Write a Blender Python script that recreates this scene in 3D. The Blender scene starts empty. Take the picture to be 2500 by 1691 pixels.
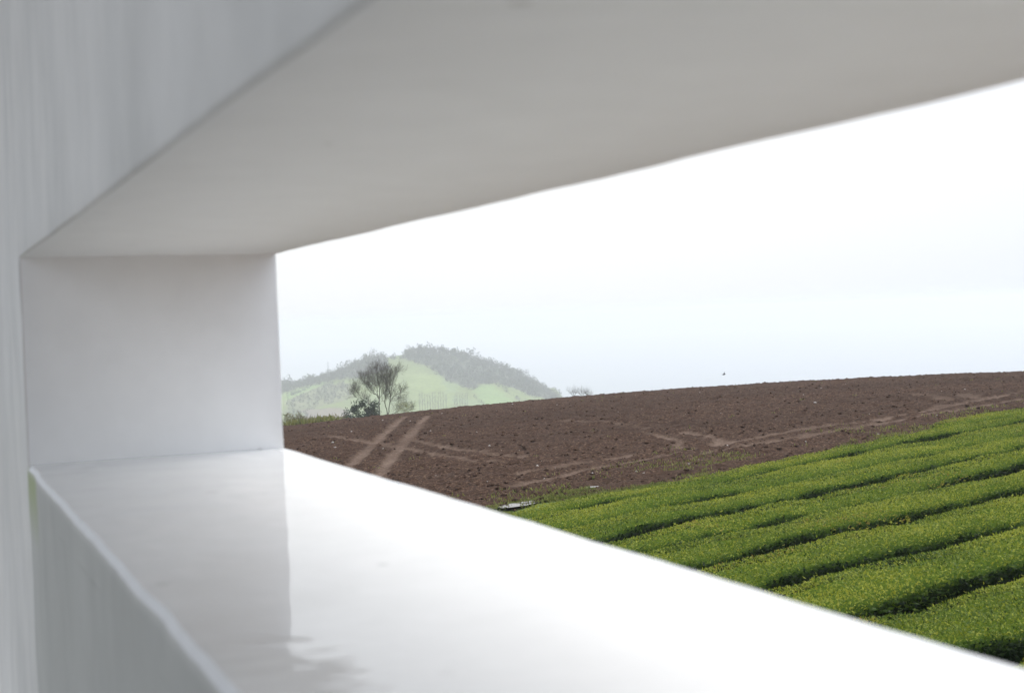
import bpy, bmesh, math, random
import numpy as np
from mathutils import Matrix, Vector

SC = bpy.context.scene
COL = SC.collection
rng = np.random.default_rng(7)
random.seed(7)

# ------------------------------------------------------------------ camera
FPX, PITCH, ROLL = 3470.0, -0.0220, -0.0370          # pixels at 2500 wide
F_ = Vector((0, math.cos(PITCH), math.sin(PITCH)))
U0 = Vector((0, -math.sin(PITCH), math.cos(PITCH)))
R0 = Vector((1, 0, 0))
R_ = R0 * math.cos(ROLL) + U0 * math.sin(ROLL)
U_ = U0 * math.cos(ROLL) - R0 * math.sin(ROLL)
cam_d = bpy.data.cameras.new('camera')
cam = bpy.data.objects.new('camera', cam_d)
COL.objects.link(cam)
cam.matrix_world = Matrix(((R_.x, U_.x, -F_.x, 0), (R_.y, U_.y, -F_.y, 0), (R_.z, U_.z, -F_.z, 0), (0, 0, 0, 1)))
cam_d.sensor_width = 36.0
cam_d.lens = FPX / 2500 * 36
cam_d.clip_start, cam_d.clip_end = 0.02, 30000
cam_d.dof.use_dof = True
cam_d.dof.focus_distance = 45.0
cam_d.dof.aperture_fstop = 7.1
SC.camera = cam

# ------------------------------------------------------------------ sky, sun, exposure
SKY_HOR, SKY_UP = 0.545, 1.02
SUN_EL, SUN_AZ = math.radians(47), math.radians(32)     # azimuth clockwise from +Y
w = bpy.data.worlds.new('World'); SC.world = w; w.use_nodes = True
nt = w.node_tree; nt.nodes.clear()
wo = nt.nodes.new('ShaderNodeOutputWorld')
sky = nt.nodes.new('ShaderNodeTexSky'); sky.sky_type = 'NISHITA'; sky.sun_disc = False
sky.sun_elevation, sky.sun_rotation = SUN_EL, SUN_AZ
sky.air_density, sky.dust_density, sky.ozone_density = 1.0, 3.0, 1.0
b1 = nt.nodes.new('ShaderNodeBackground'); b1.inputs[1].default_value = 0.10
nt.links.new(sky.outputs[0], b1.inputs[0])
def wn(t, **kw):
    x = nt.nodes.new(t)
    for k, v in kw.items(): setattr(x, k, v)
    return x
def wmath(op, a, b, clamp=False):
    x = wn('ShaderNodeMath', operation=op, use_clamp=clamp)
    for i, v in enumerate((a, b)):
        if hasattr(v, 'links'): nt.links.new(v, x.inputs[i])
        else: x.inputs[i].default_value = v
    return x.outputs[0]
tc = wn('ShaderNodeTexCoord'); dirv = tc.outputs['Generated']
sep = wn('ShaderNodeSeparateXYZ'); nt.links.new(dirv, sep.inputs[0])
ns = wn('ShaderNodeTexNoise'); ns.inputs['Scale'].default_value = 1.6; ns.inputs['Detail'].default_value = 4
nt.links.new(dirv, ns.inputs['Vector'])
# thin cloud: whitest in the direction of the veiled sun, a little bluer away from it
WHITE_AZ = math.radians(-8)
dt = wn('ShaderNodeVectorMath', operation='DOT_PRODUCT'); nt.links.new(dirv, dt.inputs[0])
dt.inputs[1].default_value = (math.sin(WHITE_AZ) * .97, math.cos(WHITE_AZ) * .97, .24)
blend = wmath('ADD', dt.outputs['Value'], wmath('MULTIPLY', wmath('SUBTRACT', ns.outputs[0], .5), .10))
cr = wn('ShaderNodeValToRGB')
cr.color_ramp.elements[0].position, cr.color_ramp.elements[1].position = 0.80, 0.985
cr.color_ramp.elements[0].color = (0.79, 0.865, 1.0, 1)
cr.color_ramp.elements[1].color = (0.96, 0.98, 1.0, 1)
blend = wmath('ADD', blend, wmath('MULTIPLY', wmath('MAXIMUM', sep.outputs['Z'], 0.0), .35))
nt.links.new(blend, cr.inputs[0])
# overcast sky: brighter overhead than at the horizon
up = wmath('MAXIMUM', sep.outputs['Z'], 0.0)
lum = wmath('ADD', wmath('MULTIPLY', wmath('POWER', up, 1.6), SKY_UP), SKY_HOR)
b2 = wn('ShaderNodeBackground'); nt.links.new(cr.outputs[0], b2.inputs[0]); nt.links.new(lum, b2.inputs[1])
mx = wn('ShaderNodeMixShader'); mx.inputs[0].default_value = 0.93
nt.links.new(b1.outputs[0], mx.inputs[1]); nt.links.new(b2.outputs[0], mx.inputs[2])
nt.links.new(mx.outputs[0], wo.inputs[0])

sd = bpy.data.lights.new('sun', 'SUN'); sd.energy = 1.1; sd.angle = math.radians(28); sd.color = (1, 0.95, 0.88)
sun = bpy.data.objects.new('sun', sd); COL.objects.link(sun)
sun.rotation_euler = (math.pi / 2 - SUN_EL, 0, -SUN_AZ + math.pi)
# aim: light travels from the sun's place towards the scene
sv = Vector((math.sin(SUN_AZ) * math.cos(SUN_EL), math.cos(SUN_AZ) * math.cos(SUN_EL), math.sin(SUN_EL)))
sun.rotation_euler = sv.to_track_quat('Z', 'Y').to_euler()
sun.location = sv * 50

vs = SC.view_settings
vs.view_transform = 'Standard'; vs.look = 'None'; vs.gamma = 1.0; vs.use_curve_mapping = False
vs.exposure = 0.95
cy = SC.cycles
cy.use_denoising = True
try:
    cy.denoiser = 'OPENIMAGEDENOISE'; cy.denoising_prefilter = 'ACCURATE'
except Exception:
    pass
cy.max_bounces = 8; cy.diffuse_bounces = 4; cy.glossy_bounces = 3; cy.transmission_bounces = 3
cy.volume_bounces = 3; cy.transparent_max_bounces = 6
cy.sample_clamp_indirect = 6.0

# ------------------------------------------------------------------ helpers
CX, CY = 1250.0, 845.5
def ray(px, py):                      # photo pixel (2500 wide) -> direction with y = 1
    d = R_ * ((px - CX) / FPX) - U_ * ((py - CY) / FPX) + F_
    return d.x / d.y, d.z / d.y
def world(px, py, Y):
    u, e = ray(px, py)
    return (u * Y, Y, e * Y)
def project(P):                       # numpy (n,3) -> photo pixels
    d = P @ np.array(F_)
    return np.stack([CX + FPX * (P @ np.array(R_)) / d, CY - FPX * (P @ np.array(U_)) / d], -1)
def c1(x, y):                         # coordinates read off one enlarged crop of the hill
    return 680 + x / 2.905, 800 + y / 2.905
def c2(x, y):                         # the crop of the tree
    return 820 + x / 8.735, 860 + y / 8.735
def c3(x, y):                         # the crop of the field
    return 1380 + x / 2.075, 880 + y / 2.075
def smooth(a, b, x):
    t = np.clip((x - a) / (b - a), 0, 1)
    return t * t * (3 - 2 * t)
def _h(ix, iy, seed):
    n = (ix.astype(np.int64) * 374761393 + iy.astype(np.int64) * 668265263 + seed * 1442695041) & 0xFFFFFFFF
    n = ((n ^ (n >> 13)) * 1274126177) & 0xFFFFFFFF
    n = (n ^ (n >> 16)) & 0xFFFFFFFF
    return n / 4294967295.0
def vnoise(x, y, seed=0):             # value noise -1..1
    x = np.asarray(x, float); y = np.asarray(y, float)
    x, y = np.broadcast_arrays(x, y)
    ix, iy = np.floor(x), np.floor(y)
    fx, fy = x - ix, y - iy
    fx = fx * fx * (3 - 2 * fx); fy = fy * fy * (3 - 2 * fy)
    a = _h(ix, iy, seed); b = _h(ix + 1, iy, seed); c = _h(ix, iy + 1, seed); d = _h(ix + 1, iy + 1, seed)
    return 2 * ((a * (1 - fx) + b * fx) * (1 - fy) + (c * (1 - fx) + d * fx) * fy) - 1
def fbm(x, y, seed=0, o=3):
    r, a = 0, 1.0
    for i in range(o):
        r = r + a * vnoise(x * 2 ** i + i * 17.3, y * 2 ** i - i * 9.1, seed + i); a *= .5
    return r
def in_poly(P, poly):
    x, y = P[:, 0], P[:, 1]; r = np.zeros(len(P), bool); n = len(poly)
    for i in range(n):
        x0, y0 = poly[i]; x1, y1 = poly[(i + 1) % n]
        c = ((y0 > y) != (y1 > y)) & (x < (x1 - x0) * (y - y0) / (y1 - y0 + 1e-12) + x0)
        r ^= c
    return r
def mesh_np(name, V, F, smooth_=False):
    me = bpy.data.meshes.new(name)
    V = np.asarray(V, np.float32); F = np.asarray(F, np.int32); k = F.shape[1]
    me.vertices.add(len(V)); me.vertices.foreach_set('co', V.ravel())
    me.loops.add(F.size); me.loops.foreach_set('vertex_index', F.ravel())
    me.polygons.add(len(F)); me.polygons.foreach_set('loop_start', np.arange(0, F.size, k, dtype=np.int32))
    try: me.polygons.foreach_set('loop_total', np.full(len(F), k, np.int32))
    except Exception: pass
    me.update(calc_edges=True)
    if smooth_: me.polygons.foreach_set('use_smooth', np.ones(len(F), bool))
    me.validate()
    return me
def attr(me, name, data, dom='POINT', typ='FLOAT'):
    a = me.attributes.new(name, typ, dom)
    d = np.asarray(data, np.float32)
    if typ == 'FLOAT': a.data.foreach_set('value', d.ravel())
    else: a.data.foreach_set('color', d.ravel())
def link(name, data, mat=None, parent=None, loc=None, kind=None, label=None, cat=None, group=None):
    o = bpy.data.objects.new(name, data); COL.objects.link(o)
    if mat is not None and data is not None: data.materials.append(mat)
    if parent is not None: o.parent = parent
    if loc is not None: o.location = loc
    if kind: o['kind'] = kind
    if label: o['label'] = label
    if cat: o['category'] = cat
    if group: o['group'] = group
    return o
def grid_faces(nx, ny):
    i = np.arange(nx - 1)[:, None]; j = np.arange(ny - 1)[None, :]
    a = i * ny + j
    return np.stack([a, a + ny, a + ny + 1, a + 1], -1).reshape(-1, 4)

# ------------------------------------------------------------------ materials
def mat(name):
    m = bpy.data.materials.new(name); m.use_nodes = True
    n = m.node_tree; n.nodes.clear()
    return m, n, n.nodes.new('ShaderNodeOutputMaterial')
def N(n, t, **kw):
    x = n.nodes.new(t)
    for k, v in kw.items():
        if k.startswith('i_'): x.inputs[k[2:].replace('_', ' ')].default_value = v
        else: setattr(x, k, v)
    return x
def ramp(n, src, stops):
    r = N(n, 'ShaderNodeValToRGB'); e = r.color_ramp.elements
    while len(e) < len(stops): e.new(0.5)
    for k, (p, c) in enumerate(stops):
        e[k].position = p; e[k].color = (*c, 1) if len(c) == 3 else c
    n.links.new(src, r.inputs[0]); return r
def noise(n, vec, scale, detail=4, rough=.55):
    t = N(n, 'ShaderNodeTexNoise'); t.inputs['Scale'].default_value = scale
    t.inputs['Detail'].default_value = detail; t.inputs['Roughness'].default_value = rough
    n.links.new(vec, t.inputs['Vector']); return t
def mixc(n, fac, a, b, mode='MIX'):
    x = N(n, 'ShaderNodeMix'); x.data_type = 'RGBA'; x.blend_type = mode
    for s, v in ((0, fac), (6, a), (7, b)):
        if hasattr(v, 'is_linked') or hasattr(v, 'links'): n.links.new(v, x.inputs[s])
        else: x.inputs[s].default_value = v if s == 0 else ((*v, 1) if len(v) == 3 else v)
    return x.outputs[2]
def mth(n, op, a, b=0.0, c=0.0):
    x = N(n, 'ShaderNodeMath'); x.operation = op
    for i, v in enumerate((a, b, c)):
        if hasattr(v, 'links'): n.links.new(v, x.inputs[i])
        else: x.inputs[i].default_value = v
    return x.outputs[0]
def mapping(n, vec, scale):
    x = N(n, 'ShaderNodeMapping'); x.inputs['Scale'].default_value = scale
    n.links.new(vec, x.inputs['Vector']); return x.outputs[0]

def leaf_mat(name, stops, transl=.3, rough=.5, spec=.35):
    m, n, o = mat(name)
    a = N(n, 'ShaderNodeAttribute', attribute_name='tint')
    r = ramp(n, a.outputs['Fac'], stops)
    p = N(n, 'ShaderNodeBsdfPrincipled'); p.inputs['Roughness'].default_value = rough
    p.inputs['Specular IOR Level'].default_value = spec
    n.links.new(r.outputs[0], p.inputs['Base Color'])
    t = N(n, 'ShaderNodeBsdfTranslucent'); n.links.new(r.outputs[0], t.inputs[0])
    x = N(n, 'ShaderNodeMixShader'); x.inputs[0].default_value = transl
    n.links.new(p.outputs[0], x.inputs[1]); n.links.new(t.outputs[0], x.inputs[2]); n.links.new(x.outputs[0], o.inputs[0])
    return m
def plain_mat(name, col, rough=.8, var=.25, scale=8.0, spec=.2):
    m, n, o = mat(name)
    t = N(n, 'ShaderNodeTexCoord'); z = noise(n, t.outputs['Object'], scale)
    r = ramp(n, z.outputs[0], [(.3, tuple(c * (1 - var) for c in col)), (.7, tuple(c * (1 + var) for c in col))])
    p = N(n, 'ShaderNodeBsdfPrincipled'); p.inputs['Roughness'].default_value = rough
    p.inputs['Specular IOR Level'].default_value = spec
    n.links.new(r.outputs[0], p.inputs['Base Color']); n.links.new(p.outputs[0], o.inputs[0])
    return m

# ------------------------------------------------------------------ terrain
DX, DY = 0.831, 0.556                 # direction of the tea rows; (-DY, DX) runs across them
def across(X, Y): return -DY * X + DX * Y
def along(X, Y): return DX * X + DY * Y
PUD = []
def ground_near(X, Y):
    X = np.asarray(X, float); Y = np.asarray(Y, float)
    r = np.hypot(X, Y)
    gt = -2.65 + .1018 * X - .0588 * Y - .0016 * np.maximum(0, r - 45) ** 2
    gp = -5.35 + .0637 * Y + .0545 * X - .0011 * X ** 2 - .00074 * Y ** 2
    t = across(X, Y)
    wgt = smooth(19.2, 24.0, t)
    return gt * (1 - wgt) + gp * wgt
def ground(X, Y):
    X = np.asarray(X, float); Y = np.asarray(Y, float)
    g = ground_near(X, Y)
    for (px, py, pz, pr) in PUD:
        k = 1 - smooth(pr * .8, pr * 2.2, np.hypot(X - px, Y - py))
        g = g * (1 - k) + pz * k
    v = -74 - 110 * smooth(15, 110, X) * smooth(220, 450, Y) - 110 * smooth(1500, 1800, Y) \
        - 110 * smooth(600, 850, np.abs(X)) - 110 * smooth(150, 400, -Y) + 3 * fbm(X / 120, Y / 120, 5)
    k = 4.0
    m = np.maximum(g, v)
    return m + np.log(np.exp(np.clip((g - m) / k, -40, 0)) + np.exp(np.clip((v - m) / k, -40, 0))) * k
def hit(px, py, lo=6.0, hi=400.0):    # photo pixel -> point on the near ground
    u, e = ray(px, py)
    Y = np.linspace(lo, hi, 4000)
    g = ground(u * Y, Y); s = e * Y - g
    i = np.argmax(s < 0)
    if s[i] >= 0: i = int(np.argmin(s))
    return float(u * Y[i]), float(Y[i]), float(g[i])
for (a, b, r) in ((1258, 1236, .30), (1292, 1230, .15), (1612, 1168, .15), (1445, 1192, .12)):
    x, y, z = hit(a, b); PUD.append((x, y, z - .02, r))

# wheel tracks pressed into the ploughed soil (polylines on the ground)
TR = []
def track(pts, conv, wd, s):
    P = np.array([hit(*conv(*p))[:2] for p in pts]); TR.append((P, wd, s))
track([(905, 632), (800, 720), (700, 810), (620, 880), (530, 965), (480, 1010), (420, 1070)], c1, .21, 1.0)
track([(1060, 626), (980, 720), (890, 830), (830, 900), (770, 970), (720, 1050), (660, 1150)], c1, .21, 1.0)
track([(360, 772), (500, 795), (640, 815), (790, 845), (900, 865), (1050, 890), (1200, 920), (1380, 950), (1600, 970)], c1, .17, .9)
track([(950, 810), (1150, 845), (1300, 872), (1480, 895), (1640, 915), (1780, 930)], c1, .17, .85)
track([(350, 368), (480, 385), (560, 405), (592, 425), (560, 450), (470, 465), (350, 478), (200, 505), (30, 530), (-250, 585)], c3, .16, 1.0)
track([(600, 366), (700, 385), (765, 403), (788, 420), (750, 440), (640, 460), (500, 490), (350, 515), (150, 550), (0, 585), (-250, 640)], c3, .17, 1.0)
track([(640, 462), (820, 420), (1000, 388), (1200, 357), (1400, 331), (1600, 302), (1800, 265), (2000, 226), (2150, 196), (2324, 165)], c3, .24, 1.0)
track([(640, 490), (900, 440), (1100, 405), (1300, 375), (1500, 343), (1650, 314), (1850, 277), (2050, 246), (2324, 196)], c3, .2, .8)
track([(1780, 178), (1880, 190), (1935, 206)], c3, .3, .5)
track([(2000, 178), (2090, 196)], c3, .3, .5)
track([(-20, 310), (200, 318), (420, 350)], c3, .2, .35)
def track_amount(X, Y):
    out = np.zeros_like(X)
    for P, wd, s in TR:
        lo, hi = P.min(0) - 1.2, P.max(0) + 1.2
        k = np.where((X > lo[0]) & (X < hi[0]) & (Y > lo[1]) & (Y < hi[1]))[0]
        if not len(k): continue
        x, y = X[k], Y[k]; d = np.full(len(k), 9.)
        for i in range(len(P) - 1):
            a, b = P[i], P[i + 1]; ab = b - a; L = (ab ** 2).sum() + 1e-9
            t = np.clip(((x - a[0]) * ab[0] + (y - a[1]) * ab[1]) / L, 0, 1)
            d = np.minimum(d, np.hypot(x - a[0] - t * ab[0], y - a[1] - t * ab[1]))
        d = d + .07 * vnoise(x * 3, y * 3, 41)
        br = np.clip(.85 + .4 * fbm(x * .6, y * .6, 43), 0, 1) * (.75 + .25 * (vnoise(x * 6, y * 6, 44) > -.2))
        out[k] = np.maximum(out[k], s * br * (1 - smooth(wd * .55, wd * 1.25, d)))
    return out

# --- ground sheet
def graded(a, b, near, fine, coarse):
    xs = [0.0]; 
    while xs[-1] < b: xs.append(xs[-1] + (fine if xs[-1] < near else min(coarse, fine + (xs[-1] - near) * .06)))
    ys = [0.0]
    while ys[-1] > a: ys.append(ys[-1] - (fine if -ys[-1] < near else min(coarse, fine + (-ys[-1] - near) * .06)))
    return np.array(ys[:0:-1] + xs)
gx = graded(-950, 950, 60, 1.2, 25); gy = graded(-500, 1900, 130, 1.2, 25)
XX, YY = np.meshgrid(gx, gy, indexing='ij'); XX = XX.ravel(); YY = YY.ravel()
ZZ = ground(XX, YY)
T_ = across(XX, YY)
field_mask = smooth(25, 27.5, T_) * (1 - smooth(104, 112, YY)) * smooth(-52, -46, XX) * (1 - smooth(84, 92, XX))
me = mesh_np('ground', np.stack([XX, YY, ZZ - .22 * field_mask - .03], -1), grid_faces(len(gx), len(gy)), True)
soil = 1 - smooth(22.2, 23.4, T_ + .5 * vnoise(XX, YY, 3))
farsoil = smooth(.0, .25, fbm(XX / 160, YY / 90, 77, 2)) * smooth(200, 300, YY)
attr(me, 'soil', np.maximum(soil * (np.hypot(XX, YY) < 80), np.maximum(field_mask, .75 * farsoil)))
m, n, o = mat('ground_soil_and_grass')
a = N(n, 'ShaderNodeAttribute', attribute_name='soil'); t = N(n, 'ShaderNodeTexCoord')
z1 = noise(n, t.outputs['Object'], 1.7, 6); z2 = noise(n, t.outputs['Object'], .02, 3)
g1 = ramp(n, z1.outputs[0], [(.3, (.075, .105, .025)), (.7, (.14, .19, .045))])
g2 = mixc(n, z2.outputs[0], g1.outputs[0], (.13, .20, .05))
s1 = ramp(n, z1.outputs[0], [(.3, (.05, .032, .022)), (.7, (.10, .066, .047))])
p = N(n, 'ShaderNodeBsdfPrincipled'); p.inputs['Roughness'].default_value = .9; p.inputs['Specular IOR Level'].default_value = .15
n.links.new(mixc(n, a.outputs['Fac'], g2, s1.outputs[0]), p.inputs['Base Color'])
bm_ = N(n, 'ShaderNodeBump'); bm_.inputs['Strength'].default_value = .5; bm_.inputs['Distance'].default_value = .05
n.links.new(z1.outputs[0], bm_.inputs['Height']); n.links.new(bm_.outputs[0], p.inputs['Normal'])
n.links.new(p.outputs[0], o.inputs[0])
link('ground', me, m, kind='structure')

# --- sea, far below
m, n, o = mat('sea_water')
t = N(n, 'ShaderNodeTexCoord'); z1 = noise(n, t.outputs['Object'], .05, 4)
p = N(n, 'ShaderNodeBsdfPrincipled'); p.inputs['Base Color'].default_value = (.10, .14, .16, 1)
p.inputs['Roughness'].default_value = .25; p.inputs['IOR'].default_value = 1.33
b_ = N(n, 'ShaderNodeBump'); b_.inputs['Strength'].default_value = .3; b_.inputs['Distance'].default_value = .6
n.links.new(z1.outputs[0], b_.inputs['Height']); n.links.new(b_.outputs[0], p.inputs['Normal']); n.links.new(p.outputs[0], o.inputs[0])
k = 48; ang = np.linspace(0, 2 * np.pi, k, endpoint=False); V = []; 
for r in (300, 1500, 4000, 8000): V += [(r * math.cos(q), r * math.sin(q), -150) for q in ang]
V.append((0, 0, -150)); Fq = []
for j in range(3): Fq += [(j * k + i, (j + 1) * k + i, (j + 1) * k + (i + 1) % k, j * k + (i + 1) % k) for i in range(k)]
me = bpy.data.meshes.new('sea'); me.from_pydata(V, [], Fq + [(4 * k, i, (i + 1) % k) for i in range(k)]); me.update()
link('sea', me, m, kind='structure')

# --- ploughed field: real clods in the mesh
def soil_relief(X, Y):
    a = .045 * vnoise(X * 1.1, Y * 1.1, 11)
    b = .035 * np.abs(vnoise(X * 3.1, Y * 3.1, 12)) + .025 * vnoise(X * 3.7 + 9, Y * 3.3, 13)
    c = .060 * np.maximum(0, vnoise(X * 5.0, Y * 5.0, 14) - .1) + .032 * vnoise(X * 8.5, Y * 8.5, 15)
    f = .028 * np.sin(across(X, Y) * 2 * np.pi / .9 + 1.5 * vnoise(X * .4, Y * .4, 16))
    return a + b + c + f
fx = np.arange(-50, 90, .2)
vy = [21.0]
while vy[-1] < 110: vy.append(vy[-1] + .10 + max(0, vy[-1] - 60) * .004)
# a finer strip in the part of the field nearest the lens
fine_x = np.concatenate([np.arange(-50, -16, .5), np.arange(-16, 36, .125), np.arange(36, 90.1, .5)])
gxx, gyy = np.meshgrid(fine_x, np.array(vy), indexing='ij')
nx_, ny_ = gxx.shape
X = gxx.ravel() + rng.uniform(-.03, .03, gxx.size); Y = gyy.ravel() + rng.uniform(-.03, .03, gxx.size)
T = across(X, Y)
keep = T > 23.2 + 1.9 * (1 - smooth(18, 22.5, along(X, Y))) + .6 * vnoise(X * .7, Y * .7, 8)
tr = track_amount(X, Y)
edge = smooth(20.6, 23.5, T)
rel = soil_relief(X, Y) * edge
Z = ground(X, Y) + .02 + rel * (1 - .8 * tr) - .06 * tr + .10 * tr * (1 - tr)
Fq = grid_faces(nx_, ny_)
Fq = Fq[keep[Fq].all(1)]
used = np.zeros(len(X), bool); used[Fq.ravel()] = True
idx = np.cumsum(used) - 1
me = mesh_np('plowed_field', np.stack([X, Y, Z], -1)[used], idx[Fq], False)
attr(me, 'track', tr[used])
wet = np.clip(.5 + .7 * fbm(X / 9, Y / 5, 21), 0, 1)
attr(me, 'damp', wet[used])
m, n, o = mat('plowed_soil')
t = N(n, 'ShaderNodeTexCoord'); at_ = N(n, 'ShaderNodeAttribute', attribute_name='track'); ad = N(n, 'ShaderNodeAttribute', attribute_name='damp')
z1 = noise(n, t.outputs['Object'], 13.0, 5, .75)
c_ = ramp(n, z1.outputs[0], [(.32, (.010, .0055, .0035)), (.45, (.033, .0175, .0105)), (.57, (.064, .035, .0215)), (.70, (.185, .125, .088))])
c2_ = mixc(n, mth(n, 'MULTIPLY', ad.outputs['Fac'], .45), c_.outputs[0], (.029, .0165, .0105))
tcol = ramp(n, z1.outputs[0], [(.3, (.085, .056, .040)), (.7, (.165, .114, .083))])
c3_ = mixc(n, at_.outputs['Fac'], c2_, tcol.outputs[0])
vor = N(n, 'ShaderNodeTexVoronoi'); vor.inputs['Scale'].default_value = 9
n.links.new(t.outputs['Object'], vor.inputs['Vector'])
p = N(n, 'ShaderNodeBsdfPrincipled'); p.inputs['Roughness'].default_value = .9; p.inputs['Specular IOR Level'].default_value = .04
n.links.new(c3_, p.inputs['Base Color'])
b_ = N(n, 'ShaderNodeBump'); b_.inputs['Strength'].default_value = .7; b_.inputs['Distance'].default_value = .05
n.links.new(z1.outputs[0], b_.inputs['Height']); n.links.new(b_.outputs[0], p.inputs['Normal'])
n.links.new(p.outputs[0], o.inputs[0])
SOIL = m
FIELD = link('plowed_field', me, m, kind='structure')

def field_z(X, Y):
    return ground(X, Y) + .02 + soil_relief(X, Y) * smooth(20.6, 23.5, across(X, Y))

# --- loose clods and pale stones on it
def blobs(name, n_, size, mat_, seed, region, flat=.55, parent=None, label=None):
    r = np.random.default_rng(seed)
    iv = np.array([(1, 0, 0), (-1, 0, 0), (0, 1, 0), (0, -1, 0), (0, 0, 1), (0, 0, -1)], float)
    itri = np.array([(0, 2, 4), (2, 1, 4), (1, 3, 4), (3, 0, 4), (2, 0, 5), (1, 2, 5), (3, 1, 5), (0, 3, 5)])
    Y = 26 + (100 - 26) * r.random(n_ * 4) ** 1.5
    X = r.uniform(-.24, .46, n_ * 4) * Y
    ok = (across(X, Y) > region) & (track_amount(X, Y) < .25)
    X, Y = X[ok][:n_], Y[ok][:n_]
    s = size * (.5 + r.random(len(X)) ** 5 * 3.2)
    V = iv[None] * (1 + .35 * r.uniform(-1, 1, (len(X), 6, 1))) * s[:, None, None]
    V *= np.stack([r.uniform(.7, 1.3, len(X)), r.uniform(.7, 1.3, len(X)), np.full(len(X), flat)], -1)[:, None]
    a = r.uniform(0, 6.28, len(X)); ca, sa = np.cos(a)[:, None], np.sin(a)[:, None]
    V = np.stack([V[..., 0] * ca - V[..., 1] * sa, V[..., 0] * sa + V[..., 1] * ca, V[..., 2]], -1)
    V += np.stack([X, Y, field_z(X, Y) + s * .1], -1)[:, None]
    Ft = (itri[None] + 6 * np.arange(len(X))[:, None, None]).reshape(-1, 3)
    me = mesh_np(name, V.reshape(-1, 3), Ft)
    return link(name, me, mat_, parent=parent, kind='stuff', label=label)
blobs('soil_clods', 24000, .022, SOIL, 31, 21.5, parent=FIELD)
STONE = plain_mat('pale_stone', (.36, .33, .30), .55, .3, 3)
blobs('field_stones', 700, .019, STONE, 32, 22.5, .5, parent=FIELD)

# --- puddles beside the tea
m, n, o = mat('puddle_water')
p = N(n, 'ShaderNodeBsdfPrincipled'); p.inputs['Base Color'].default_value = (.06, .05, .04, 1)
p.inputs['Roughness'].default_value = .06; p.inputs['IOR'].default_value = 1.33
t = N(n, 'ShaderNodeTexCoord'); z1 = noise(n, t.outputs['Object'], 6, 2)
b_ = N(n, 'ShaderNodeBump'); b_.inputs['Strength'].default_value = .08; b_.inputs['Distance'].default_value = .02
n.links.new(z1.outputs[0], b_.inputs['Height']); n.links.new(b_.outputs[0], p.inputs['Normal']); n.links.new(p.outputs[0], o.inputs[0])
for i, (x, y, z, r) in enumerate(PUD):
    bm = bmesh.new(); c = bm.verts.new((0, 0, 0)); vv = []
    for q in range(28):
        aa = q / 28 * 2 * math.pi; rr = r * (1 + .35 * float(vnoise(math.cos(aa) * 1.7 + i * 9, math.sin(aa) * 1.7, 50)))
        ex, ey = rr * 1.7 * math.cos(aa), rr * .8 * math.sin(aa)
        vv.append(bm.verts.new((DX * ex - DY * ey, DY * ex + DX * ey, 0)))
    for q in range(28): bm.faces.new((c, vv[q], vv[(q + 1) % 28]))
    me = bpy.data.meshes.new('puddle'); bm.to_mesh(me); bm.free()
    link('puddle', me, m, loc=(x, y, z + .05), kind='structure')

# ------------------------------------------------------------------ leaves as small folded faces
def leaf_faces(P, A, B, L, W, fold=.25):
    """P base points, A leaf direction, B side direction, arrays (n,3); L, W arrays (n)."""
    nrm = np.cross(A, B)
    V = np.empty((len(P), 4, 3))
    V[:, 0] = P
    mid = P + A * (L * .5)[:, None] + nrm * (L * fold * .3)[:, None]
    V[:, 1] = mid + B * (W * .5)[:, None]
    V[:, 2] = P + A * L[:, None]
    V[:, 3] = mid - B * (W * .5)[:, None]
    i = 4 * np.arange(len(P))[:, None]
    Ft = np.concatenate([i + np.array([[0, 1, 2]]), i + np.array([[0, 2, 3]])], 1).reshape(-1, 3)
    return V.reshape(-1, 3), Ft
def unit(v): return v / (np.linalg.norm(v, axis=-1, keepdims=True) + 1e-9)
def perp(A, r):
    return unit(np.cross(A, r.normal(size=A.shape)))

# ------------------------------------------------------------------ tea hedges
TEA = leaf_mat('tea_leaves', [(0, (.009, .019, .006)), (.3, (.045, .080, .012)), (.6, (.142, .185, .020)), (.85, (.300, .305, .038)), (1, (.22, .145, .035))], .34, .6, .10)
# the close inner layer of leaves and twigs: leafy on the clipped top; woody sides, painted near black for gap shade
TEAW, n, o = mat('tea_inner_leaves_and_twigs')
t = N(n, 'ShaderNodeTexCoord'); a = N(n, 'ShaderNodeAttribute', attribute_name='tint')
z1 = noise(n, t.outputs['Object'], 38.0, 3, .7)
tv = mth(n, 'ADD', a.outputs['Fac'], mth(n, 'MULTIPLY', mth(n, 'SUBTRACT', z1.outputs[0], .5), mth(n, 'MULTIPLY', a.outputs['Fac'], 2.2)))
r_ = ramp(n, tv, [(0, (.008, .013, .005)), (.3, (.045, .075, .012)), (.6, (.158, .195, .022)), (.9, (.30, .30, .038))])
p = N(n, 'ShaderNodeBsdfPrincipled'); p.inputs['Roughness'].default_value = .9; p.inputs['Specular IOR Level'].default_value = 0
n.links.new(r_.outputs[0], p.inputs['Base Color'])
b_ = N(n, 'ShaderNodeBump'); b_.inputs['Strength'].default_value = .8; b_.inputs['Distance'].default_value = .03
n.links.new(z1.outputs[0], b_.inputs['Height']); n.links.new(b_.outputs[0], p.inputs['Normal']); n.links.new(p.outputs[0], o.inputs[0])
GAPS = [20.65, 18.80, 16.35, 14.45, 12.6, 10.8, 9.02, 7.27, 5.52, 3.77, 2.0]
names = ['farthest from the wall, beside the ploughed field', 'second from the ploughed field', 'third from the ploughed field', 'fourth from the ploughed field',
         'fifth from the ploughed field', 'sixth from the ploughed field', 'seventh from the ploughed field', 'eighth from the ploughed field',
         'ninth from the ploughed field, nearest in view', 'nearest the wall, in the bottom right corner',
         'short piece at the right picture edge']
_a = np.linspace(-np.pi / 2, np.pi / 2, 2001)
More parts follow.
